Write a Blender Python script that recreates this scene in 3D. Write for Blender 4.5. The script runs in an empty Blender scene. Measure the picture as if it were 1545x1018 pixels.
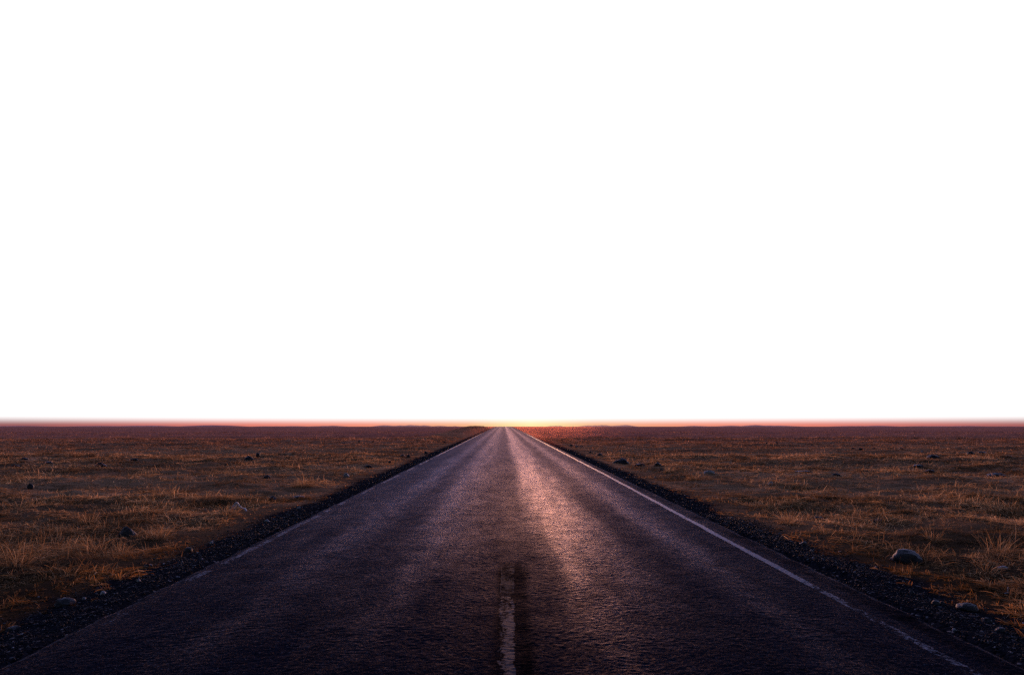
import bpy, bmesh, math, random
import numpy as np
from mathutils import Vector, Matrix, noise as mnoise

rng = np.random.default_rng(7)
random.seed(7)
SC = bpy.context.scene
COL = SC.collection
F = 1030.0        # focal length in photo pixels (24 mm on a 36 mm sensor)
H = 1.75          # eye height
CX, HY = 772.5, 643.0

# ------------------------------------------------------------------ helpers
def tag(o, label=None, cat=None, group=None, kind=None):
    if label: o['label'] = label
    if cat: o['category'] = cat
    if group: o['group'] = group
    if kind: o['kind'] = kind
    return o

def link(name, me, m=None, parent=None):
    o = bpy.data.objects.new(name, me)
    COL.objects.link(o)
    if m: me.materials.append(m)
    if parent: o.parent = parent
    return o

def mesh_from(name, V, faces_list, smooth=True):
    """V (n,3); faces_list: list of int arrays (k, n_sides)"""
    me = bpy.data.meshes.new(name)
    V = np.asarray(V, dtype=np.float32)
    me.vertices.add(len(V)); me.vertices.foreach_set('co', V.ravel())
    loops = np.concatenate([f.ravel() for f in faces_list]).astype(np.int32)
    tot = np.concatenate([np.full(len(f), f.shape[1]) for f in faces_list]).astype(np.int32)
    start = np.concatenate([[0], np.cumsum(tot)[:-1]]).astype(np.int32)
    me.loops.add(len(loops)); me.loops.foreach_set('vertex_index', loops)
    me.polygons.add(len(tot)); me.polygons.foreach_set('loop_start', start)
    me.polygons.foreach_set('loop_total', tot)
    me.polygons.foreach_set('use_smooth', np.full(len(tot), smooth))
    me.update(calc_edges=True)
    return me

def attr(me, name, vals):
    a = me.attributes.new(name, 'FLOAT', 'POINT')
    a.data.foreach_set('value', np.asarray(vals, dtype=np.float32).ravel())

def colattr(me, name, rgb):
    a = me.attributes.new(name, 'FLOAT_COLOR', 'POINT')
    c = np.ones((len(rgb), 4), dtype=np.float32); c[:, :3] = rgb
    a.data.foreach_set('color', c.ravel())

def grid_faces(nr, nc):
    i = np.arange(nr-1)[:, None]*nc + np.arange(nc-1)[None, :]
    i = i.ravel()
    return np.stack([i, i+1, i+nc+1, i+nc], 1)

_perm = rng.permutation(512)
def _h(ix, iy):
    return _perm[(ix + _perm[iy & 511]) & 511]
def perlin(x, y, seed=0):
    x = np.asarray(x, dtype=np.float64)+seed*37.31; y = np.asarray(y, dtype=np.float64)+seed*11.77
    ix = np.floor(x).astype(np.int64); iy = np.floor(y).astype(np.int64)
    fx = x-ix; fy = y-iy
    u = fx*fx*fx*(fx*(fx*6-15)+10); v = fy*fy*fy*(fy*(fy*6-15)+10)
    def g(jx, jy, dx, dy):
        a = _h(jx, jy)*(2*math.pi/512)
        return np.cos(a)*dx+np.sin(a)*dy
    n00 = g(ix, iy, fx, fy); n10 = g(ix+1, iy, fx-1, fy)
    n01 = g(ix, iy+1, fx, fy-1); n11 = g(ix+1, iy+1, fx-1, fy-1)
    return ((n00*(1-u)+n10*u)*(1-v)+(n01*(1-u)+n11*u)*v)*1.5
def fbm(x, y, s, oct=3, seed=0):
    t = 0; a = 1; f = 1.0/s
    for k in range(oct):
        t = t+a*perlin(x*f, y*f, seed+k); a *= .5; f *= 2.03
    return t
def sstep(a, b, x):
    t = np.clip((x-a)/(b-a), 0, 1); return t*t*(3-2*t)

# ------------------------------------------------------------------ layout of the road and land
ASR = 3.76                                   # right asphalt edge
def asl(y): return -3.66-0.0238*np.maximum(y, 0)   # left asphalt edge
def side(x, y):
    return np.maximum(x-ASR, asl(y)-x)       # distance outside the asphalt
def edge_wob(x, y):
    return 0.10*perlin(x*.0+y*1.3, np.sign(x)*9.3+0*y, 3)+0.22*perlin(x*.0+y*.35, np.sign(x)*4.1+0*y, 8)
def verge(s):                                # cross-section of the shoulder
    return -0.015-0.10*sstep(0, 1.0, s)-0.04*sstep(1.0, 2.2, s)
def zfield(x, y):
    x = np.asarray(x, dtype=np.float64); y = np.asarray(y, dtype=np.float64)
    s = side(x, y)+edge_wob(x, y)
    k = sstep(.8, 2.6, s)
    far = sstep(20, 70, y)
    z = verge(s)
    z = z+k*(0.085*fbm(x, y, 1.1, 2, 1)+0.105*fbm(x*.8, y, 3.2, 2, 5))
    z = z+k*sstep(2, 9, s)*(0.17*fbm(x*.6, y, 11, 2, 9)+0.22*far*fbm(x*.5, y, 38, 2, 14))
    z = z-k*.5*np.maximum(0, y-150)/1000*.9*sstep(150, 400, y)*np.clip(1-(y-150)/4000, 0, 1)
    z = z+np.where(x < 0, 1, 0)*1.9*sstep(60, 290, y)*sstep(.9, 3.4, s)*(1-sstep(5, 16, s))*(1-sstep(420, 700, y))*(1+.25*perlin(x*.12, y*.05, 55))
    z = np.where(s < .9, z+0.012*perlin(x*5, y*5, 2)*sstep(0, .3, s), z)
    return z-0.045*(1-sstep(-.02, .06, s))
def at(px, py):
    """the point of the ground seen at a place of the photo"""
    z = 0.0
    for _ in range(8):
        d = F*(H-z)/(py-HY); x = (px-CX)*d/F
        z = .5*z+.5*float(zfield(np.array([x]), np.array([d]))[0])
    return x, d, z

# ------------------------------------------------------------------ node helpers
def newmat(name):
    m = bpy.data.materials.new(name); m.use_nodes = True
    nt = m.node_tree
    for n in list(nt.nodes): nt.nodes.remove(n)
    out = nt.nodes.new('ShaderNodeOutputMaterial')
    return m, nt, out
class NT:
    def __init__(s, nt): s.nt = nt
    def n(s, typ, **kw):
        nd = s.nt.nodes.new(typ)
        for k, v in kw.items(): setattr(nd, k, v)
        return nd
    def l(s, a, b): s.nt.links.new(a, b)
    def put(s, sock, v):
        if isinstance(v, bpy.types.NodeSocket): s.l(v, sock)
        else: sock.default_value = v
    def math(s, op, a, b=None, c=None, clamp=False):
        nd = s.n('ShaderNodeMath', operation=op); nd.use_clamp = clamp
        s.put(nd.inputs[0], a)
        if b is not None: s.put(nd.inputs[1], b)
        if c is not None: s.put(nd.inputs[2], c)
        return nd.outputs[0]
    def mix(s, f, a, b, blend='MIX'):
        nd = s.n('ShaderNodeMix', data_type='RGBA', blend_type=blend)
        s.put(nd.inputs[0], f)
        for i, v in ((6, a), (7, b)):
            if isinstance(v, tuple): v = (*v[:3], 1)
            s.put(nd.inputs[i], v)
        return nd.outputs[2]
    def mapr(s, v, a, b, c=0., d=1., interp='LINEAR'):
        nd = s.n('ShaderNodeMapRange', interpolation_type=interp); nd.clamp = True
        s.put(nd.inputs[0], v)
        for i, q in enumerate((a, b, c, d)): s.put(nd.inputs[i+1], q)
        return nd.outputs[0]
    def noise(s, vec, scale, detail=3, rough=.55, dist=0):
        nd = s.n('ShaderNodeTexNoise')
        if vec is not None: s.l(vec, nd.inputs['Vector'])
        nd.inputs['Scale'].default_value = scale; nd.inputs['Detail'].default_value = detail
        nd.inputs['Roughness'].default_value = rough; nd.inputs['Distortion'].default_value = dist
        return nd.outputs['Fac']
    def voro(s, vec, scale, feature='F1', out='Distance', rnd=1):
        nd = s.n('ShaderNodeTexVoronoi', feature=feature)
        s.l(vec, nd.inputs['Vector']); nd.inputs['Scale'].default_value = scale
        nd.inputs['Randomness'].default_value = rnd
        return nd.outputs[out]
    def scale(s, vec, v):
        nd = s.n('ShaderNodeMapping'); s.l(vec, nd.inputs['Vector']); nd.inputs['Scale'].default_value = v
        return nd.outputs[0]
    def attr(s, name, out='Fac'):
        return s.n('ShaderNodeAttribute', attribute_name=name).outputs[out]
    def bump(s, h, strength, dist, nrm=None):
        nd = s.n('ShaderNodeBump'); s.put(nd.inputs['Height'], h)
        s.put(nd.inputs['Strength'], strength); s.put(nd.inputs['Distance'], dist)
        if nrm is not None: s.l(nrm, nd.inputs['Normal'])
        return nd.outputs[0]
    def bsdf(s, col, rough, spec=.5, nrm=None, tint=None):
        nd = s.n('ShaderNodeBsdfPrincipled')
        if isinstance(col, tuple): col = (*col[:3], 1)
        s.put(nd.inputs['Base Color'], col); s.put(nd.inputs['Roughness'], rough)
        s.put(nd.inputs['Specular IOR Level'], spec)
        if tint: nd.inputs['Specular Tint'].default_value = (*tint, 1)
        if nrm is not None: s.l(nrm, nd.inputs['Normal'])
        return nd

# ------------------------------------------------------------------ materials
def mat_asphalt():
    m, nt, out = newmat('asphalt'); N = NT(nt)
    P = N.n('ShaderNodeTexCoord').outputs['Object']
    track = N.attr('track')
    fine = N.noise(P, 90, 2, .6)
    chips = N.voro(P, 55, out='Distance')
    chipc = N.voro(P, 55, out='Color')
    mid = N.noise(N.scale(P, (1, 1, 1)), 9, 4, .62, .6)
    big = N.noise(N.scale(P, (1.2, .22, 1)), 1.1, 4, .6, .3)
    crust = N.noise(N.scale(P, (1, .75, 1)), 24, 4, .68, 1.2)
    sep = N.n('ShaderNodeSeparateColor'); N.l(chipc, sep.inputs[0])
    rnd = sep.outputs[0]
    c = N.mix(N.mapr(mid, .3, .7), (.0030, .0062, .0160), (.0068, .0113, .0260))
    c = N.mix(N.math('MULTIPLY', N.mapr(big, .42, .62), .7), c, (.0038, .0062, .0135))
    pale = N.math('MULTIPLY', N.math('GREATER_THAN', rnd, .93), N.math('LESS_THAN', chips, .42))
    c = N.mix(N.math('MULTIPLY', pale, .8), c, (.095, .095, .12))
    tar = N.attr('tar')
    c = N.mix(tar, c, (.0035, .004, .007))
    pits = N.math('MULTIPLY', N.math('LESS_THAN', N.voro(N.scale(P, (.8, .8, 1)), 1.6), N.mapr(mid, .4, .7, .0, .10)), .85)
    c = N.mix(pits, c, (.004, .004, .006))
    # relief
    h = N.math('MULTIPLY', N.mapr(crust, .3, .72), 1.0)
    h = N.math('ADD', h, N.math('MULTIPLY', N.mapr(chips, 0, .6, 1, 0), .45))
    h = N.math('ADD', h, N.math('MULTIPLY', mid, .9))
    h = N.math('SUBTRACT', h, N.math('MULTIPLY', pits, .8))
    near = N.attr('near')
    nb = N.bump(h, N.mapr(near, 0, 1, .22, 1.0), .026)
    va = N.n('ShaderNodeVectorMath', operation='SUBTRACT'); N.l(N.voro(N.scale(P, (1, .8, 1)), 26, out='Color'), va.inputs[0]); va.inputs[1].default_value = (.5, .5, .5)
    vb = N.n('ShaderNodeVectorMath', operation='SCALE'); N.l(va.outputs[0], vb.inputs[0]); N.put(vb.inputs['Scale'], N.math('MULTIPLY', N.mapr(crust, .45, .6, .15, 1.0), N.mapr(near, 0, 1, .12, 1.0)))
    vc = N.n('ShaderNodeVectorMath', operation='ADD'); N.l(nb, vc.inputs[0]); N.l(vb.outputs[0], vc.inputs[1])
    vd = N.n('ShaderNodeVectorMath', operation='NORMALIZE'); N.l(vc.outputs[0], vd.inputs[0])
    ng = vd.outputs[0]
    patch = N.math('MULTIPLY', N.mapr(big, .36, .66, .75, 1.25), N.mapr(N.noise(N.scale(P, (1, .6, 1)), 3.2, 4, .65, .4), .32, .68, .6, 1.4))
    fr = N.n('ShaderNodeFresnel'); fr.inputs[0].default_value = 1.22
    fac = N.math('POWER', fr.outputs[0], 1.8)
    fac = N.math('MULTIPLY', fac, N.math('MULTIPLY', N.mapr(track, 0, 1.3, .06, .44), patch))
    fac = N.math('MULTIPLY', fac, N.math('SUBTRACT', 1, N.math('MULTIPLY', tar, .8)))
    fac = N.math('MULTIPLY', N.math('DIVIDE', fac, N.math('ADD', 1, N.math('MULTIPLY', fac, 7.0))), 1.35)
    df = N.n('ShaderNodeBsdfDiffuse'); N.l(c, df.inputs[0]); N.l(nb, df.inputs['Normal']); df.inputs['Roughness'].default_value = .6
    gl = N.n('ShaderNodeBsdfGlossy'); gl.inputs[0].default_value = (.89, .80, .87, 1)
    N.put(gl.inputs['Roughness'], N.math('ADD', N.mapr(track, 0, 1, .52, .44), N.mapr(near, 0, 1, .13, 0))); N.l(ng, gl.inputs['Normal'])
    mx = N.n('ShaderNodeMixShader'); N.l(fac, mx.inputs[0]); N.l(df.outputs[0], mx.inputs[1]); N.l(gl.outputs[0], mx.inputs[2])
    N.l(mx.outputs[0], out.inputs[0])
    return m

def mat_paint():
    m, nt, out = newmat('worn_road_paint'); N = NT(nt)
    P = N.n('ShaderNodeTexCoord').outputs['Object']
    wear = N.attr('wear')
    g = N.noise(N.scale(P, (1, .7, 1)), 26, 4, .7, .8)
    g2 = N.noise(N.scale(P, (1, .35, 1)), 6, 3, .6)
    k = N.math('ADD', N.math('MULTIPLY', g, .65), N.math('MULTIPLY', g2, .35))
    keep = N.math('MULTIPLY', N.mapr(N.math('SUBTRACT', k, wear), -.02, .04, 0, 1), N.attr('fade'))
    c = N.mix(N.mapr(g, .3, .7), (.08, .085, .12), (.18, .19, .26))
    nb = N.bump(g, .8, .004)
    b = N.bsdf(c, .7, .06, nb, (.9, .88, 1))
    t = N.n('ShaderNodeBsdfTransparent')
    mx = N.n('ShaderNodeMixShader'); N.l(keep, mx.inputs[0]); N.l(t.outputs[0], mx.inputs[1]); N.l(b.outputs[0], mx.inputs[2])
    N.l(mx.outputs[0], out.inputs[0])
    return m

def mat_ground():
    m, nt, out = newmat('dry_field_soil'); N = NT(nt)
    P = N.n('ShaderNodeTexCoord').outputs['Object']
    sh = N.attr('gravel'); far = N.attr('far'); mid = N.attr('mid')
    n1 = N.noise(P, 14, 4, .65); n2 = N.noise(N.scale(P, (.7, 1, 1)), 2.2, 4, .6)
    n3 = N.noise(N.scale(P, (.010, .045, 1)), 1.0, 5, .62)
    n4 = N.noise(N.scale(P, (.06, .22, 1)), 1.0, 5, .68, .4)
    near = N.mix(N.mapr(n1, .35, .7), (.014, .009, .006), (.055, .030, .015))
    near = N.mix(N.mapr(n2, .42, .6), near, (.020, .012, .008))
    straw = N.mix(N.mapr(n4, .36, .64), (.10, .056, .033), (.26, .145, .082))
    farc = N.mix(N.mapr(n3, .36, .66), (.055, .026, .027), (.135, .060, .050))  # redder far field colour stands in for distant haze
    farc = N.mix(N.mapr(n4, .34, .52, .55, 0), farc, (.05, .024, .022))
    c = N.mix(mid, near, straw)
    c = N.mix(far, c, farc)
    st = N.voro(P, 34, out='Color'); sep = N.n('ShaderNodeSeparateColor'); N.l(st, sep.inputs[0])
    gv = N.mix(sep.outputs[0], (.003, .0035, .0055), (.011, .012, .017))
    gv = N.mix(N.math('GREATER_THAN', sep.outputs[1], .965), gv, (.09, .09, .10))
    c = N.mix(sh, c, gv)
    h = N.math('ADD', N.math('MULTIPLY', N.voro(P, 34), -.5), n1)
    nb = N.bump(h, 1.0, .022)
    h2 = N.math('ADD', n4, N.math('MULTIPLY', n2, .4))
    nb2 = N.bump(h2, N.math('MULTIPLY', mid, .8), .5, nb)
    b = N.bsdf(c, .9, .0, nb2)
    fr = N.n('ShaderNodeFresnel'); fr.inputs[0].default_value = 1.25
    gl = N.n('ShaderNodeBsdfGlossy'); gl.inputs[0].default_value = (1.0, .37, .24, 1); gl.inputs['Roughness'].default_value = .52  # red gloss added to the far field in place of a haze glow
    N.l(nb2, gl.inputs['Normal'])
    mx = N.n('ShaderNodeMixShader'); N.l(N.math('MULTIPLY', N.math('POWER', fr.outputs[0], 1.5), N.math('MULTIPLY', far, .115)), mx.inputs[0])
    N.l(b.outputs[0], mx.inputs[1]); N.l(gl.outputs[0], mx.inputs[2])
    N.l(mx.outputs[0], out.inputs[0])
    return m

def mat_grass():
    m, nt, out = newmat('dry_grass_blades'); N = NT(nt)
    c = N.attr('tone', 'Color')
    d = N.n('ShaderNodeBsdfDiffuse'); N.l(c, d.inputs[0])
    t = N.n('ShaderNodeBsdfTranslucent'); N.l(N.mix(1.0, c, (1.0, .82, .62), 'MULTIPLY'), t.inputs[0])
    mx = N.n('ShaderNodeMixShader'); mx.inputs[0].default_value = .42
    N.l(d.outputs[0], mx.inputs[1]); N.l(t.outputs[0], mx.inputs[2])
    N.l(mx.outputs[0], out.inputs[0])
    return m

def mat_rock(name, a, b_, spec=.12, rough=.7, sc=1.0):
    m, nt, out = newmat(name); N = NT(nt)
    P = N.n('ShaderNodeTexCoord').outputs['Object']
    n1 = N.noise(P, 9*sc, 5, .65); n2 = N.noise(P, 40*sc, 4, .7)
    c = N.mix(N.mapr(n1, .35, .65), a, b_)
    c = N.mix(N.mapr(n2, .55, .75, 0, .6), c, tuple(q*.5 for q in a))
    nb = N.bump(N.math('ADD', n1, N.math('MULTIPLY', n2, .4)), .8, .03)
    bs = N.bsdf(c, rough, spec, nb)
    N.l(bs.outputs[0], out.inputs[0])
    return m

def mat_gravel():
    m, nt, out = newmat('gravel_stones'); N = NT(nt)
    c = N.attr('tone', 'Color')
    b = N.bsdf(c, .7, .03)
    N.l(b.outputs[0], out.inputs[0])
    return m

def mat_hill():
    m, nt, out = newmat('hazy_hills'); N = NT(nt)
    P = N.n('ShaderNodeTexCoord').outputs['Object']
    n = N.noise(N.scale(P, (.004, .004, .02)), 1, 4, .6)
    c = N.mix(n, (.20, .085, .10), (.34, .13, .14))
    b = N.bsdf(c, .9, .05)
    N.l(b.outputs[0], out.inputs[0])
    return m

M_asphalt, M_paint, M_ground, M_grass = mat_asphalt(), mat_paint(), mat_ground(), mat_grass()
M_rock_dark = mat_rock('dark_basalt', (.012, .012, .016), (.032, .032, .042))
M_rock_grey = mat_rock('grey_stone', (.019, .0185, .024), (.060, .057, .068))
M_rock_pale = mat_rock('pale_stone', (.13, .125, .15), (.27, .26, .28))
M_wood = mat_rock('weathered_branch', (.20, .22, .30), (.42, .44, .52), .3, .6, 3)
M_gravel, M_hill = mat_gravel(), mat_hill()

# ------------------------------------------------------------------ ground
def rows(y0, y1, r):
    n = int(math.log(y1/y0)/math.log(r))+1
    return np.concatenate([np.linspace(-40, y0-.4, 40), y0*np.exp(np.linspace(0, math.log(y1/y0), n))])
Y = rows(2.5, 9000, 1.0125)
U = np.linspace(-1, 1, 561)
W = 12+1.25*np.maximum(Y, 0)
GX = U[None, :]*W[:, None]; GY = np.repeat(Y[:, None], len(U), 1)
GZ = zfield(GX, GY)
me = mesh_from('ground', np.stack([GX, GY, GZ], 2).reshape(-1, 3), [grid_faces(len(Y), len(U))])
gs = (side(GX, GY)+edge_wob(GX, GY)+.18*fbm(GX, GY, .5, 2, 21)).ravel()
attr(me, 'gravel', 1-sstep(.75, 1.2, gs))
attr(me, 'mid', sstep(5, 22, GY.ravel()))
attr(me, 'far', sstep(45, 160, GY.ravel())*(1-.8*((GX.ravel() < 0) & (gs < 8))*(1-sstep(400, 700, GY.ravel()))))
ground = tag(link('ground', me, M_ground), kind='structure')

# ------------------------------------------------------------------ road
def road_grid(RY, RU):
    xl = asl(RY)+.03*perlin(RY*2.1, RY*0+.4, 5)+.02*perlin(RY*7, RY*0+.2, 6)
    xr = ASR+.03*perlin(RY*1.9, RY*0+.7, 7)+.02*perlin(RY*7, RY*0+.9, 6)
    RX = xl[:, None]+(xr-xl)[:, None]*RU[None, :]
    RYY = np.repeat(RY[:, None], len(RU), 1)
    uu = np.minimum(RU, 1-RU)[None, :]*7.4
    RZ = .022*(1-((RU-.5)*2)[None, :]**2)-.03*(1-sstep(0, .10, uu))+.004*fbm(RX, RYY, 1.6, 2, 30)
    return RX, RYY, RZ
def crust(x, y):
    # torn, open-grained surface: ridges and islands with sunken gaps
    wx = .05*perlin(x*6, y*6, 131); wy = .05*perlin(x*6, y*6, 133)
    r1 = 1-np.abs(perlin((x+wx)/.15, (y+wy)/.12, 101))*2.2
    r2 = 1-np.abs(perlin(x/.065, y/.055, 105))*2.0
    m = sstep(-.5, .5, fbm(x, y, .8, 2, 111))
    q = perlin(x*38, y*38, 121)
    k = 1-.75*(np.exp(-((x+.052)/.11)**2)+np.exp(-((x-3.235-.0052*np.minimum(y, 25))/.09)**2)+np.exp(-((x+3.47+.0238*y)/.09)**2))
    return k*(0.0088*np.clip(r1, -.6, 1)**3*(.3+1.0*m)+.0075*np.clip(r2, -.5, 1)+.0066*q+.0040*perlin(x*23, y*19, 123)+.0055*fbm(x, y, .30, 2, 115))
NEAR0, NEAR1 = 4.0, 30.0
RY = np.exp(np.linspace(math.log(NEAR0), math.log(NEAR1), 760)); RU = np.linspace(0, 1, 520)
NX, NY, NZ = road_grid(RY, RU); NZ = NZ+crust(NX, NY)*(1-sstep(22, 29.5, NY))*(1-.75*np.exp(-((NX-3.0)/.9)**2*0))
RY = np.concatenate([np.linspace(-40, NEAR0, 60)]); RU = np.linspace(0, 1, 91)
BX, BY, BZ = road_grid(RY, RU)
RY = np.exp(np.linspace(math.log(NEAR1), math.log(4000), 420))
FX, FY, FZ = road_grid(RY, RU)
Vr, Fr, off = [], [], 0
for X_, Y_, Z_ in ((BX, BY, BZ), (NX, NY, NZ), (FX, FY, FZ)):
    Vr.append(np.stack([X_, Y_, Z_], 2).reshape(-1, 3)); Fr.append(grid_faces(*X_.shape)+off); off += X_.size
Vr = np.concatenate(Vr); RX, RYY = Vr[:, 0].astype(float), Vr[:, 1].astype(float)
me = mesh_from('road', Vr, [np.concatenate(Fr)])
xe = -3.66+7.42*(RX-asl(RYY))/(ASR-asl(RYY))    # place across the road
g = lambda c, w: np.exp(-((xe-c+.10*perlin(RYY*.12, RYY*0+c, 40))/w)**2)
trk = .55*g(-1.15, .36)+.42*g(-2.25, .32)+1.25*g(.80, .32)+.55*g(1.35, .3)+.5*g(2.45, .26)+.22*g(-.6, .3)
trk = trk*(1+.5*fbm(RX*2.5, RYY*.22, 1, 3, 50))
trk = trk+.06*g(0, .3)
attr(me, 'near', 1-sstep(9, 45, RYY))
attr(me, 'track', np.clip(.12+trk*(.62+.38*sstep(6, 13, RYY)), 0, 1.3))
tar = (1-sstep(.10, .21, np.abs(RX-.01)-.03*np.exp(-((RYY-8.1)/.6)**2)))*(1-sstep(8.2, 8.9, RYY+.25*perlin(RX*9, RYY, 60)))
out_e = .75*np.maximum(sstep(3.42, 3.52, xe), sstep(3.50, 3.62, -xe))*(.75+.4*fbm(RX, RYY, .5, 2, 66))
attr(me, 'tar', np.clip(out_e+tar*(.80+.25*np.exp(-((RYY-8.1)/.7)**2)+.3*fbm(RX, RYY, .3, 2, 61)), 0, 1))
road = tag(link('road', me, M_asphalt), kind='structure')
def road_z(x, y):
    l = asl(y); u = (x-l)/(ASR-l)
    return .022*(1-((u-.5)*2)**2)+.004*fbm(x, y, 1.6, 2, 30)
def line(name, xc, width, y0, y1, wearf, n=None, skew=True, wob=.012, fade=lambda y: 1+0*y, drift=0.):
    n = n or max(8, int(math.log(y1/y0)/math.log(1.0027)))
    y = y0*np.exp(np.linspace(0, math.log(y1/y0), n))
    K = 10
    t = np.linspace(-.5, .5, K)
    c = xc-(.0238*y if skew else 0)+drift*np.minimum(y, 25)+wob*perlin(y*.9, y*0+xc, 70)
    ww = width*(1+.12*perlin(y*5, y*0+xc, 71))*(1+y*.0035)
    X = c[:, None]+ww[:, None]*t[None, :]; YY = np.repeat(y[:, None], K, 1)
    Z = road_z(X, YY)+crust(X, YY)*(1-sstep(22, 29.5, YY))+.004+.00004*YY
    me = mesh_from(name, np.stack([X, YY, Z], 2).reshape(-1, 3), [grid_faces(n, K)])
    attr(me, 'wear', wearf(X, YY, np.abs(t)[None, :]+0*X).ravel()); attr(me, 'fade', fade(YY).ravel())
    return tag(link(name, me, M_paint, road))
# right edge line: nearly whole, rubbed thin close to the camera
line('edge_line', 3.235, .100, 4.2, 230, lambda X, Y, t: .36+.10*(1-sstep(5, 9, Y))-.10*sstep(12, 40, Y)+.16*(t > .45)+.10*perlin(Y*.7, Y*0, 80), skew=False, drift=.0052, fade=lambda y: (.45+.5*sstep(5, 14, y))*(1-sstep(90, 225, y)))
# left edge line: whole far away, broken into worn dashes close to the camera
line('edge_line', -3.47, .10, 4.2, 230, lambda X, Y, t: .44-.17*sstep(26, 48, Y)+.12*(1-sstep(5, 8.6, Y))
     +.05+(.34*sstep(-.16, .02, perlin(Y*1.0, Y*0+3.3, 82)))*(1-sstep(30, 46, Y))+.14*(t > .45), fade=lambda y: (.44+.24*sstep(6, 22, y))*(1-sstep(90, 225, y)))
# the one centre dash, with a faint ghost of older paint in front of it
line('centre_line', -.052, .150, 3.9, 7.02, lambda X, Y, t: .49+.30*np.clip(-(X+.06)*6, -.2, 1)*(1-sstep(5.6, 6.8, Y))+.1*(t > .45), skew=False, wob=.004, fade=lambda y: .20+0*y)
line('centre_line', -.052, .15, 7.05, 8.5, lambda X, Y, t: .50-.10*((t > .42) & (X < -.06))+0*X, skew=False, wob=.004, fade=lambda y: .10+0*y)

# ------------------------------------------------------------------ hills on the horizon
hills = [(70, 350, 2.0, 6200), (300, 346, 2.8, 6000), (360, 470, 1.2, 6900), (465, 520, 2.0, 6500), (560, 660, 2.6, 6300), (640, 700, 1.6, 6600),
         (868, 965, 3.0, 6200), (825, 850, 1.6, 6500), (1010, 1205, 2.3, 6400), (1120, 1202, 2.6, 6300), (1262, 1350, 1.5, 6800), (1340, 1560, 1.2, 7000), (-60, 90, 1.2, 7000)]
V = []; Fc = []
for k, (a, b, hp, D) in enumerate(hills):
    n = 70
    x = np.linspace((a-CX)*D/F, (b-CX)*D/F, n)
    u = np.linspace(0, 1, n)
    prof = np.minimum(sstep(0, .22, u), 1-sstep(.80, 1, u))*(.72+.5*perlin(u*5, u*0, k+90)+.2*perlin(u*14, u*0, k+91))
    hz = (hp/F*D+1.0)*np.maximum(prof, 0)-3
    dd = np.array([-700, -350, -120, 0, 150, 700.]); zz = np.array([0, .42, .85, 1, .9, 0])
    base = sum(len(v) for v in V)
    X = np.repeat(x[:, None], 6, 1); Yh = D+dd[None, :]+0*X; Z = (hz[:, None]+3)*zz[None, :]-3
    V.append(np.stack([X, Yh, Z], 2).reshape(-1, 3)); Fc.append(grid_faces(n, 6)+base)
me = mesh_from('hills', np.concatenate(V), Fc)
tag(link('hills', me, M_hill), kind='structure')

# ------------------------------------------------------------------ dry grass
def in_view(x, y, m=2.0): return np.abs(x) < .80*y+m
def blades(bx, by, phi, e0, droop, L, w, curl, tone, seg=3, dz=0.0):
    """curved tapering blades, one per entry; returns verts, faces, tones"""
    n = len(bx)
    tone = tone*1.42*(.68+.32*sstep(5, 15, by))[:, None]  # blades close to the camera darkened: foreground shade put into their colour
    bz = zfield(bx, by)-.01+dz
    t = np.linspace(0, 1, seg+1)
    px, py, pz = bx.copy(), by.copy(), bz.copy()
    roll = rng.uniform(-1.3, 1.3, n)
    Vs = []; k = 2*seg+1
    V = np.zeros((n, k, 3), np.float32)
    for i in range(seg+1):
        e = e0-droop*t[i]; ph = phi+curl*t[i]
        dx, dy, dzv = np.cos(e)*np.cos(ph), np.cos(e)*np.sin(ph), np.sin(e)
        if i > 0:
            st = L/seg
            px = px+dx*st; py = py+dy*st; pz = np.maximum(pz+dzv*st, bz-.015)
        wx, wy, wz = -np.sin(ph)*np.cos(roll), np.cos(ph)*np.cos(roll), np.sin(roll)
        hw = .5*w*(1-.55*t[i])
        c = np.stack([px, py, pz], 1); wv = np.stack([wx, wy, wz], 1)*hw[:, None]
        if i < seg:
            V[:, 2*i] = c-wv; V[:, 2*i+1] = c+wv
        else: V[:, 2*i] = c
    base = (np.arange(n)*k)[:, None]
    quads = np.concatenate([base+np.array([[2*i, 2*i+1, 2*i+3, 2*i+2]]) for i in range(seg-1)])
    tris = base+np.array([[2*seg-2, 2*seg-1, 2*seg]])
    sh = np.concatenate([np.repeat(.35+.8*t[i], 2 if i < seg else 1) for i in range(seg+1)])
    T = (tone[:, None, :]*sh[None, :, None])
    return V.reshape(-1, 3), quads, tris, T.reshape(-1, 3)

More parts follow.
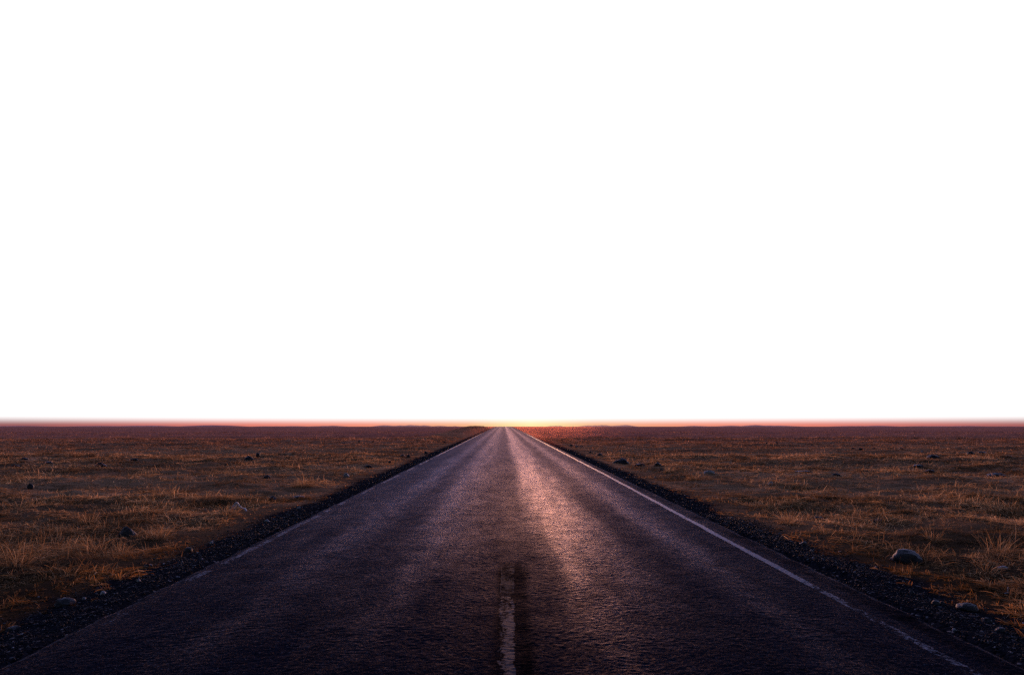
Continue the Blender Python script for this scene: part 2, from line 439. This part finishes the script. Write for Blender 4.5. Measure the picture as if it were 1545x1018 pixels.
STRAW = np.array([[.42, .275, .165], [.29, .185, .105], [.54, .37, .225], [.22, .130, .070], [.40, .23, .105]])
def tones(n, orange=None, dist=None):
    t = STRAW[rng.integers(0, len(STRAW), n)]*rng.uniform(.55, 1.25, n)[:, None]
    if orange is not None:
        t = t*(1-orange[:, None])+np.array([.40, .185, .055])*orange[:, None]*rng.uniform(.6, 1.2, n)[:, None]
    if dist is not None:
        k = sstep(15, 90, dist)[:, None]
        t = t*(1-k)+(t*np.array([1.0, .80, .85]))*k  # distant blades reddened, haze tint put into their colour
    return t
parts = []
def scatter(y0, y1, per_m2, per_tuft, L, w, seg, spread, droop=(.9, 2.0), upright=.12):
    # tufts, placed by thinning
    area_y = np.sqrt(rng.uniform(y0*y0, y1*y1, int(per_m2*(y1*y1-y0*y0)*.84)))
    hw = .80*area_y+2
    tx = rng.uniform(-1, 1, len(area_y))*hw; ty = area_y
    s = side(tx, ty)+edge_wob(tx, ty)
    dens = .90+.55*fbm(tx*.8, ty, 1.3, 3, 33)+.35*fbm(tx*.7, ty, 5, 2, 36)
    dens = np.clip(dens, .05, 1)*sstep(.55, 1.35, s)*(1-.3*sstep(.7, 1.3, s)*(1-sstep(1.3, 2.2, s)))
    keep = (rng.uniform(0, 1, len(tx)) < dens) & (s > .55)
    tx, ty, s = tx[keep], ty[keep], s[keep]
    tphi = 6.0*perlin(tx*.35, ty*.35, 44)+rng.normal(0, .7, len(tx))
    tsz = rng.uniform(.55, 1.3, len(tx))*np.clip(.75+.9*fbm(tx, ty, 2.4, 2, 47), .4, 1.5)*(.45+.55*sstep(1.1, 2.2, s))
    tt = rng.uniform(.5, 1.25, len(tx))*np.clip(.85+.8*fbm(tx*.8, ty, 2.0, 2, 49), .35, 1.5)
    idx = np.repeat(np.arange(len(tx)), per_tuft); n = len(idx)
    r = spread*np.sqrt(rng.uniform(0, 1, n))*tsz[idx]; a = rng.uniform(0, 2*math.pi, n)
    bx, by = tx[idx]+r*np.cos(a), ty[idx]+r*np.sin(a)
    phi = tphi[idx]+rng.normal(0, .75, n)
    up = rng.uniform(0, 1, n) < upright
    e0 = np.where(up, rng.uniform(1.0, 1.5, n), rng.uniform(.35, 1.1, n))
    dr = np.where(up, rng.uniform(.1, .7, n), rng.uniform(*droop, n))
    LL = L*rng.uniform(.5, 1.3, n)*tsz[idx]*np.where(up, .85, 1.15)
    org = (1-sstep(1.2, 2.2, s[idx]))*(rng.uniform(0, 1, n) < .45)
    tn = tones(n, org, by)*tt[idx][:, None]*np.where(up, 1.25, 1.0)[:, None]
    ww = w*rng.uniform(.6, 1.4, n)*np.maximum(1, by/y0*.9)
    parts.append((seg, blades(bx, by, phi, e0, dr, LL, ww, rng.normal(0, .7, n), tn, seg)))
scatter(3.5, 9, 100, 42, .225, .0034, 4, .12, upright=.10)
scatter(9, 18, 66, 32, .215, .0054, 3, .14, upright=.08)
scatter(18, 45, 27, 22, .225, .0095, 2, .22, upright=.06)
scatter(45, 110, 6.0, 14, .24, .021, 2, .40, upright=.08)
scatter(110, 240, .60, 10, .25, .045, 2, .8, upright=.1)
scatter(240, 600, .05, 9, .28, .09, 2, 1.4, upright=.1)
Vs, Q, T3, C = [], [], [], []; off = 0
for seg, (v, q, t, c) in parts:
    Vs.append(v); Q.append(q+off); T3.append(t+off); C.append(c); off += len(v)
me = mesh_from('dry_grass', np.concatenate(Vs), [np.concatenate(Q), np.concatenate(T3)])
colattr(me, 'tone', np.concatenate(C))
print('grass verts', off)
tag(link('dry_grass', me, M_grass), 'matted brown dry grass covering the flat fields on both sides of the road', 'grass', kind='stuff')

# single tall tussocks
def tussock(px, py, hpx, label, n=150, lean=0., pale=1.0):
    x, y, z = at(px, py)
    L = hpx/F*y*1.02
    r = .5*L*np.sqrt(rng.uniform(0, 1, n))*.8; a = rng.uniform(0, 2*math.pi, n)
    bx, by = x+r*np.cos(a), y+r*np.sin(a)
    phi = a+rng.normal(0, .5, n)
    phi = np.where(rng.uniform(0, 1, n) < abs(lean), 0 if lean > 0 else math.pi, phi)
    up = rng.uniform(0, 1, n) < .45
    e0 = np.where(up, rng.uniform(1.0, 1.5, n), rng.uniform(.5, 1.1, n))
    dr = np.where(up, rng.uniform(.2, .9, n), rng.uniform(1.0, 2.2, n))
    tn = tones(n)*pale*np.where(up, 1.05, .8)[:, None]
    v, q, t, c = blades(bx, by, phi, e0, dr, L*rng.uniform(.5, 1.15, n), np.full(n, max(.003, .0005*y))*rng.uniform(.7, 1.3, n), rng.normal(0, .6, n), tn, 4)
    v = v-np.array([x, y, z], np.float32)
    me = mesh_from('grass_tussock', v, [q, t]); colattr(me, 'tone', c)
    o = link('grass_tussock', me, M_grass); o.location = (x, y, z)
    tag(o, label, 'grass tussock', 'tall dry grass tussocks at the edge of the fields')
for a in [
    (145, 833, 34, 'spiky dry tussock nearest the grey stone in the left grass, with upright pale stalks', 190),
    (180, 836, 26, 'low dry tussock just below the half-buried grey stone left of the road', 160),
    (26, 852, 44, 'tall thin-stalked dry tussock at the far left border of the picture', 150),
    (240, 812, 26, 'broad golden tussock right of the grey stone, hanging over the left gravel', 200),
    (132, 790, 24, 'dry tussock in the left field standing above and behind the grey stone', 150),
    (460, 733, 24, 'tall pale feathery tussock alone in the left field halfway to the horizon', 130),
    (345, 776, 22, 'bushy tussock directly in front of the pale bent branch left of the road', 150),
    (1489, 864, 30, 'large fanned tussock with straight stalks right of the big rounded boulder', 120),
    (1508, 838, 46, 'tall tussock with long leaning stalks at the right border, behind the fanned one', 190, .3),
    (1408, 815, 24, 'dry tussock directly behind the big rounded boulder on the right', 150),
    (1010, 712, 12, 'golden tussock beside the dark pointed rock on the right verge', 110),
    (1046, 724, 14, 'golden tussock on the right verge in front of the flat pale stone', 120),
    (1190, 790, 26, 'brown tussock at the right verge above the two small bluish stones', 170),
]: tussock(*a)

# ------------------------------------------------------------------ rocks
def rock_mesh(seed, sx, sy, sz, sub=4, rough=.22, peak=0.):
    bm = bmesh.new(); bmesh.ops.create_icosphere(bm, subdivisions=sub, radius=1)
    r = random.Random(seed); o = Vector((r.uniform(0, 90), r.uniform(0, 90), r.uniform(0, 90)))
    planes = []
    for _ in range(7):
        d = Vector((r.gauss(0, 1), r.gauss(0, 1), r.gauss(0, .8)+.25)).normalized(); planes.append((d, r.uniform(.62, .95)))
    for v in bm.verts:
        p = v.co.copy()
        for d, q in planes:
            e = p.dot(d)-q
            if e > 0: p -= d*e*.85
        p *= 1+rough*mnoise.noise(p*1.6+o)+rough*.4*mnoise.noise(p*4.5+o)+rough*.15*mnoise.noise(p*11+o)
        if peak and p.z > 0:
            k = 1-peak*min(1, p.z); p.x *= k; p.y *= k
        v.co = Vector((p.x*sx, p.y*sy, p.z*sz))
    me = bpy.data.meshes.new('rock'); bm.to_mesh(me); bm.free()
    me.polygons.foreach_set('use_smooth', [True]*len(me.polygons)); me.update()
    return me
def rock(px, py, wpx, hpx, label, m, name='rock', cat='rock', group=None, tilt=0., peak=0., rough=.22, seed=None):
    x, y, z = at(px, py)
    w = wpx/F*y; h = hpx/F*y
    sd = int(px*13+py) if seed is None else seed
    me = rock_mesh(sd, w*.49, w*.40, h*.74, 4 if wpx > 12 else 3, rough, peak)
    me.name = name
    o = link(name, me, m); o.location = (x, y+w*.3, z+h*.12)
    o.rotation_euler = (0, tilt, random.Random(sd).uniform(-.5, .5))
    tag(o, label, cat, group)
D, G, P_ = M_rock_dark, M_rock_grey, M_rock_pale
FIELD = 'dark rocks scattered over the fields'
rock(1380, 850, 52, 21, 'big smooth rounded grey boulder in the right grass beside the gravel', G, 'boulder', 'boulder', tilt=.22)
rock(1466, 921, 34, 11, 'low grey stone half sunk in the right gravel, nearest the camera', G, tilt=.15)
rock(93, 914, 28, 13, 'smooth rounded grey stone on the left gravel, nearest the camera', G, tilt=.1)
rock(187, 810, 30, 17, 'half-buried grey stone with pointed right end among the left grass tussocks', G, peak=.35)
rock(283, 832, 13, 7, 'small pale grey stone on the left gravel halfway up the verge', G)
rock(149, 704, 18, 8, 'dark pyramid-shaped rock standing out in the far left field', D, group=FIELD, peak=.6)
rock(70, 700, 14, 5, 'flat dark rock left of the pyramid-shaped rock in the left field', D, group=FIELD)
rock(201, 695, 11, 4, 'small flat dark rock right of the pyramid-shaped rock in the left field', D, group=FIELD)
rock(35, 693, 11, 4, 'small dark rock farthest to the left in the left field', D, group=FIELD, peak=.4)
rock(374, 694, 17, 8, 'dark peaked rock, the wider and lower of the pair in the left field', D, group=FIELD, peak=.6)
rock(388, 688, 9, 8, 'dark upright rock, the taller of the pair in the left field', D, group=FIELD)
rock(20, 705, 13, 5, 'low dark rock in a hollow at the left border of the picture', D, group=FIELD)
rock(44, 737, 10, 9, 'round black rock in the grass near the left border of the picture', D, group=FIELD)
rock(402, 721, 12, 5, 'dark rock lying in a grass hollow in the left field, below the pair', D, group=FIELD)
rock(411, 755, 13, 8, 'bluish broken stone beside the left gravel, right of the bent branch', G, seed=5)
rock(448, 752, 22, 5, 'long flat bluish stone at the edge of the left gravel', G)
rock(522, 719, 9, 6, 'pale white stone with a dark side at the left verge', P_)
rock(555, 705, 13, 5, 'low black rock in the grass left of the road, behind the pale white stone', D, group=FIELD)
rock(581, 700, 6, 4, 'small brown rock, left one of two between the low black rock and the verge pair', D, group=FIELD)
rock(588, 698, 5, 4, 'small brown rock, right one of two between the low black rock and the verge pair', D, group=FIELD)
rock(607, 689, 10, 5, 'bluish black slanted rock, left of the close pair on the left verge', D, group=FIELD, tilt=-.4)
rock(616, 690, 6, 6, 'dark blocky rock, right of the close pair on the left verge', D, group=FIELD)
rock(642, 684, 6, 5, 'dark tilted rock on the left verge beyond the close pair', D, group=FIELD, tilt=-.5)
rock(670, 668, 5, 3, 'tiny dark rock on the far left verge near the road end', D, group=FIELD)
rock(518, 669, 7, 2.5, 'small dark rock far out in the left field, left of the upright stone', D, group=FIELD)
rock(542, 667, 3, 5, 'tiny upright dark stone far out in the left field', D, group=FIELD)
rock(563, 667, 3, 3, 'tiny dark stone right of the upright stone far out in the left field', D, group=FIELD)
rock(938, 699, 24, 11, 'dark pointed rock with a lit crest at the right verge', D, group=FIELD, peak=.55)
rock(993, 704, 14, 6, 'bluish dark rock on the right verge, right of the pointed rock', D, group=FIELD)
rock(966, 703, 16, 5, 'low black rock between the pointed rock and the bluish rock on the right', D, group=FIELD)
rock(998, 710, 5, 4, 'small round black rock below the bluish dark rock on the right verge', D, group=FIELD)
rock(1072, 714, 16, 5, 'flat pale bluish stone in the right grass', P_)
rock(862, 673, 7, 3.5, 'dark clump of rock, leftmost of the three at the far right verge', D, group=FIELD)
rock(870, 674, 6, 3.0, 'dark flat rock, middle of the three at the far right verge', D, group=FIELD)
rock(877, 674, 7, 3.8, 'dark rock, rightmost and tallest of the three at the far right verge', D, group=FIELD)
rock(891, 683, 5, 3, 'small dark rock on the right verge, behind the black verge rock', D, group=FIELD)
rock(905, 687, 11, 4, 'black lumpy rock on the right verge, just before the pointed rock', D, group=FIELD)
rock(1412, 691, 21, 6, 'wide flat black rock in the right field', D, group=FIELD, peak=.3)
rock(1467, 686, 15, 6, 'black mound-shaped rock in the right field, left of a flat one', D, group=FIELD, peak=.4)
rock(1484, 684, 13, 3, 'thin flat black rock behind the mound-shaped rock in the right field', D, group=FIELD)
rock(1524, 689, 10, 3, 'low black rock near the right border of the picture, far out', D, group=FIELD)
rock(1388, 705, 18, 5, 'grey slab-like rock in the right field below the wide flat black rock', G)
rock(1406, 714, 16, 6, 'black lump in the right field below the slab-like rock', D, group=FIELD)
rock(1172, 670, 5, 5, 'tiny pointed dark rock far out in the right field', D, group=FIELD, peak=.6)
rock(1157, 669, 3, 2.5, 'tiny dark rock left of the tiny pointed one in the far right field', D, group=FIELD)
rock(1219, 671, 3, 2.5, 'tiny dark rock, left of two far out right of the pointed one', D, group=FIELD)
rock(1225, 672, 4, 2, 'tiny flat dark rock, right of two far out right of the pointed one', D, group=FIELD)
rock(1288, 677, 6, 2.5, 'low dark rock left of the humped dark rock in the far right field', D, group=FIELD)
rock(1301, 678, 9, 4, 'humped dark rock, largest of the row in the far right field', D, group=FIELD)
rock(1319, 677.5, 4, 3, 'small dark rock right of the humped one in the far right field', D, group=FIELD)
rock(1361, 679, 6, 4, 'brown rock with a pale side beyond the wide flat black rock', D, group=FIELD)
rock(1392, 682, 4, 3, 'little pale stone just behind the wide flat black rock in the right field', P_)
rock(1214, 713, 28, 4, 'long low black rock in the right field, lying like a ledge', D, group=FIELD)
rock(1264, 717, 13, 3.5, 'short flat black rock to the right of the ledge-like rock', D, group=FIELD)
rock(1508, 719, 30, 6, 'broad black earthy mound of rock at the right border of the picture', D, group=FIELD)
rock(1237, 784, 14, 6, 'small bluish stone in the right grass, left of two', G, seed=12)
rock(1327, 787, 12, 5, 'small bluish stone in the right grass, right of two', G, seed=17)
rock(1515, 858, 15, 5, 'flat pale stone lying in the grass at the right border', P_, seed=21)
VS = 'loose larger stones on the gravel verges'
for px, py, w, h, lab, m in [
    (1414, 912, 12, 8, 'grey angular stone on the right gravel, left of the low sunk stone', G),
    (1423, 911, 8, 5, 'little grey stone touching the angular stone on the right gravel', G),
    (1492, 938, 16, 7, 'grey curved stone on the right gravel below the low sunk stone', G),
    (1512, 952, 14, 7, 'grey stone on the right gravel, lowest one near the right border', G),
    (1377, 896, 8, 6, 'small grey stone in the middle of the right gravel, above the angular one', G),
    (1361, 919, 4, 4, 'tiny white pebble on the right asphalt edge near the camera', P_),
    (1441, 951, 6, 4, 'small white stone on the right gravel, nearest the bottom of the picture', P_),
    (1322, 857, 5, 4, 'white pebble on the right gravel straight below the big boulder', P_),
    (1225, 831, 4, 3.5, 'white pebble at the right asphalt edge, halfway up the verge', P_),
    (1268, 834, 6, 4, 'grey pebble on the right gravel where the orange straw begins', G),
    (1213, 821, 11, 5, 'long grey stone on the right gravel, halfway up the verge', G),
    (989, 721, 4, 3, 'white pebble on the right gravel below the bluish dark rock', P_),
    (934, 708, 3, 2.5, 'white pebble on the right gravel just below the pointed rock', P_),
    (153, 896, 11, 5, 'thin pale stone on the left gravel, right of the smooth rounded stone', P_),
    (126, 904, 6, 4, 'brownish pebble between the rounded stone and the thin pale stone', P_),
    (208, 877, 7, 5, 'pale angular pebble in the middle of the left gravel', P_),
    (318, 820, 6, 4, 'pale pebble on the left gravel beside the small pale grey stone', P_),
    (222, 855, 13, 5, 'grey flat stone at the grass edge of the left gravel', G),
    (16, 950, 20, 6, 'grey slab at the left border of the picture on the gravel', G),
    (402, 787, 9, 4, 'pinkish flat pebble on the left gravel below the bent branch', P_),
    (450, 767, 8, 4, 'white curved stone on the left gravel below the long flat stone', P_),
    (118, 977, 3, 3, 'tiny white pebble on the left asphalt edge near the bottom', P_),
]: rock(px, py, w, h, lab, m, 'stone', 'stone', VS)

# ------------------------------------------------------------------ branches and twigs
def branch(label, chains, name='branch', cat='branch', m=None):
    """chains of photo points (px, py on the ground, height in px, thickness in px)"""
    m = m or M_wood
    bm = bmesh.new(); x0, y0, z0 = at(chains[0][0][0], chains[0][0][1])
    ref = y0
    for ch in chains:
        pts = [Vector(((px-CX)*ref/F, ref+dy, z0+hp/F*ref)) for px, dy, hp, th in [(c[0], c[4] if len(c) > 4 else 0, c[2], c[3]) for c in ch]]
        rad = [c[3]*.5/F*ref for c in ch]
        ps, rs = [], []
        for i in range(len(pts)-1):
            for k in range(4):
                t = k/4; ps.append(pts[i].lerp(pts[i+1], t)); rs.append(rad[i]*(1-t)+rad[i+1]*t)
        ps.append(pts[-1]); rs.append(rad[-1])
        prev = None
        for i, p in enumerate(ps):
            d = (ps[min(i+1, len(ps)-1)]-ps[max(i-1, 0)]).normalized()
            u = d.cross(Vector((0, 1, .3))).normalized(); v = d.cross(u)
            p = p+Vector((0, 0, .25*rs[i]*mnoise.noise(p*9)))
            ring = [bm.verts.new(p+(u*math.cos(a)+v*math.sin(a))*rs[i]*(1+.25*mnoise.noise(p*20+Vector((a, 0, 0))))) for a in [j*math.pi/4 for j in range(8)]]
            if prev:
                for j in range(8): bm.faces.new((prev[j], prev[(j+1) % 8], ring[(j+1) % 8], ring[j]))
            else: bm.faces.new(ring[::-1])
            prev = ring
        bm.faces.new(prev)
    bmesh.ops.recalc_face_normals(bm, faces=bm.faces)
    bmesh.ops.translate(bm, verts=bm.verts, vec=(-(chains[0][0][0]-CX)*ref/F, -ref, -z0))
    me = bpy.data.meshes.new(name); bm.to_mesh(me); bm.free()
    o = link(name, me, m); o.location = ((chains[0][0][0]-CX)*ref/F, ref, z0)
    tag(o, label, cat)
branch('pale bluish bent driftwood branch arching out of the grass beside the left gravel',
       [[(347, 770, 1, 2.5), (351, 0, 7, 3), (357, 0, 14, 3.2), (361, 0, 9, 2.8), (365, 0, 5, 3), (372, 0, 5.5, 3, -.1), (377, 0, 3, 2.4, -.2), (381, 0, 0, 1.4, -.3)],
        [(357, 770, 13, 2.6), (356, 0, 8, 2.4), (353, 0, 3, 2)]])
branch('small pale curled twig sticking out of the right field near the verge',
       [[(1159, 732, 1, 1.3), (1161, 0, 4, 1.4), (1164, 0, 5.5, 1.4), (1166, 0, 3.5, 1.3), (1164, 0, 0, 1.1)]], 'twig', 'twig')
branch('pale forked stick lying on the right verge at the border of the picture',
       [[(1516, 897, 2, 2.2), (1521, 0, 3, 2.4), (1527, 0, 1, 1.8)], [(1521, 897, 3, 1.8), (1520.5, 0, 8, 1.6), (1521, 0, 12, 1.0)]], 'stick', 'stick')

# ------------------------------------------------------------------ gravel on the verges
bm = bmesh.new(); bmesh.ops.create_icosphere(bm, subdivisions=1, radius=1)
IV = np.array([v.co[:] for v in bm.verts]); IF = np.array([[v.index for v in f.verts] for f in bm.faces]); bm.free()
def gravel(n, y0, y1, smin, smax):
    y = np.exp(rng.uniform(math.log(y0), math.log(y1), n)); sd = np.where(rng.uniform(0, 1, n) < .5, -1, 1)
    s = np.clip(rng.normal(.5, .36, n), -.04, 1.5)
    x = np.where(sd > 0, ASR+s, asl(y)-s)
    ok = in_view(x, y, 1.0); x, y = x[ok], y[ok]; n = len(x)
    z = zfield(x, y)
    size = np.exp(rng.uniform(0, 1, n)**2.6*math.log(smax/smin))*smin*np.clip(y/9, .8, 2.5)
    V = np.repeat(IV[None], n, 0)*(1+rng.normal(0, .17, (n, len(IV), 1)))
    V = V*(size[:, None]*np.stack([rng.uniform(.7, 1.5, n), rng.uniform(.7, 1.3, n), rng.uniform(.35, .8, n)], 1))[:, None, :]
    a = rng.uniform(0, 6.28, n); c, s_ = np.cos(a)[:, None], np.sin(a)[:, None]
    vx, vy = V[..., 0]*c-V[..., 1]*s_, V[..., 0]*s_+V[..., 1]*c
    tl = rng.normal(0, .35, n)[:, None]
    vz = V[..., 2]+vx*tl
    V = np.stack([vx+x[:, None], vy+y[:, None], vz+(z+size*.12)[:, None]], 2)
    tone = np.array([.0040, .0043, .007])[None]*np.exp(rng.normal(0, .6, n))[:, None]
    tone = np.where((rng.uniform(0, 1, n) < .02)[:, None], np.array([.20, .20, .23])*rng.uniform(.5, 1.2, n)[:, None], tone)
    fa = (np.arange(n)*len(IV))[:, None, None]+IF[None]
    return V.reshape(-1, 3), fa.reshape(-1, 3), np.repeat(tone, len(IV), 0)
a = gravel(34000, 4.2, 14, .003, .016); b = gravel(9000, 14, 70, .003, .012)
me = mesh_from('gravel', np.concatenate([a[0], b[0]]), [np.concatenate([a[1], b[1]+len(a[0])])], smooth=False)
colattr(me, 'tone', np.concatenate([a[2], b[2]]))
tag(link('gravel', me, M_gravel), 'dark loose gravel along both edges of the asphalt', 'gravel', kind='stuff')

# ------------------------------------------------------------------ sky, sun, camera
SUN_AZ, SUN_EL = math.radians(2.2), math.radians(3.6)
w = bpy.data.worlds.new('World'); SC.world = w; w.use_nodes = True
nt = w.node_tree; N = NT(nt)
for n in list(nt.nodes): nt.nodes.remove(n)
out = N.n('ShaderNodeOutputWorld')
dirv = N.n('ShaderNodeTexCoord').outputs['Generated']
sx = N.n('ShaderNodeSeparateXYZ'); N.l(dirv, sx.inputs[0])
hor = N.math('SQRT', N.math('ADD', N.math('MULTIPLY', sx.outputs[0], sx.outputs[0]), N.math('MULTIPLY', sx.outputs[1], sx.outputs[1])))
tanel = N.math('DIVIDE', sx.outputs[2], N.math('MAXIMUM', hor, 1e-4))
az = N.math('ARCTAN2', sx.outputs[0], sx.outputs[1])
daz = N.math('ABSOLUTE', N.math('SUBTRACT', az, math.radians(1.6)))
ramp = N.n('ShaderNodeValToRGB')
N.l(N.mapr(daz, 0, math.radians(60)), ramp.inputs[0])
cr = ramp.color_ramp
stops = [(0.0, (1.0, .86, .42)), (.03, (.98, .74, .36)), (.09, (.93, .46, .25)), (.22, (.90, .30, .20)), (.36, (.80, .23, .17)), (.50, (.56, .16, .14)), (.62, (.34, .11, .11)), (1.0, (.13, .07, .10))]
cr.elements[0].position = 0; cr.elements[0].color = (*stops[0][1], 1)
cr.elements[1].position = 1; cr.elements[1].color = (*stops[-1][1], 1)
for p, c in stops[1:-1]:
    e = cr.elements.new(p); e.color = (*c, 1)
sky = N.n('ShaderNodeTexSky'); sky.sky_type = 'NISHITA'; sky.sun_disc = False
sky.sun_elevation = SUN_EL; sky.sun_rotation = SUN_AZ
dusk = N.mix(1.0, sky.outputs[0], (.050, .060, .105), 'MULTIPLY')
white = (1.04, 1.20, 2.5)
front = N.math('MULTIPLY', N.mapr(tanel, .72, 1.1, 1, 0, 'SMOOTHSTEP'), N.mapr(daz, math.radians(48), math.radians(75), 1, 0, 'SMOOTHSTEP'))
up = N.mix(front, dusk, white)
up = N.mix(N.mapr(tanel, .02, .10), (1.12, 1.10, 1.10), up)
full = N.mix(N.mapr(tanel, .0008, .0150, 0, 1, 'SMOOTHSTEP'), ramp.outputs[0], up)
bg = N.n('ShaderNodeBackground'); N.l(full, bg.inputs[0]); bg.inputs[1].default_value = 1.0
N.l(bg.outputs[0], out.inputs[0])

sl = bpy.data.lights.new('sun', 'SUN'); sl.energy = 4.4; sl.angle = math.radians(10); sl.color = (1.0, .44, .22)
so = bpy.data.objects.new('sun', sl); COL.objects.link(so)
d = Vector((math.sin(SUN_AZ)*math.cos(SUN_EL), math.cos(SUN_AZ)*math.cos(SUN_EL), math.sin(SUN_EL)))
so.rotation_euler = (-d).to_track_quat('-Z', 'Y').to_euler()

cam = bpy.data.cameras.new('camera'); co = bpy.data.objects.new('camera', cam); COL.objects.link(co)
cam.lens = 24; cam.sensor_width = 36; cam.clip_end = 30000; cam.clip_start = .05
cam.shift_y = (HY-509)/1545.0
co.location = (0, 0, H); co.rotation_euler = (math.radians(90), 0, 0)
SC.camera = co
SC.view_settings.view_transform = 'Standard'; SC.view_settings.look = 'None'; SC.view_settings.exposure = 0
SC.cycles.use_denoising = False    # the fine grit of the asphalt survives better without it
SC.cycles.max_bounces = 6; SC.cycles.diffuse_bounces = 3; SC.cycles.transparent_max_bounces = 12
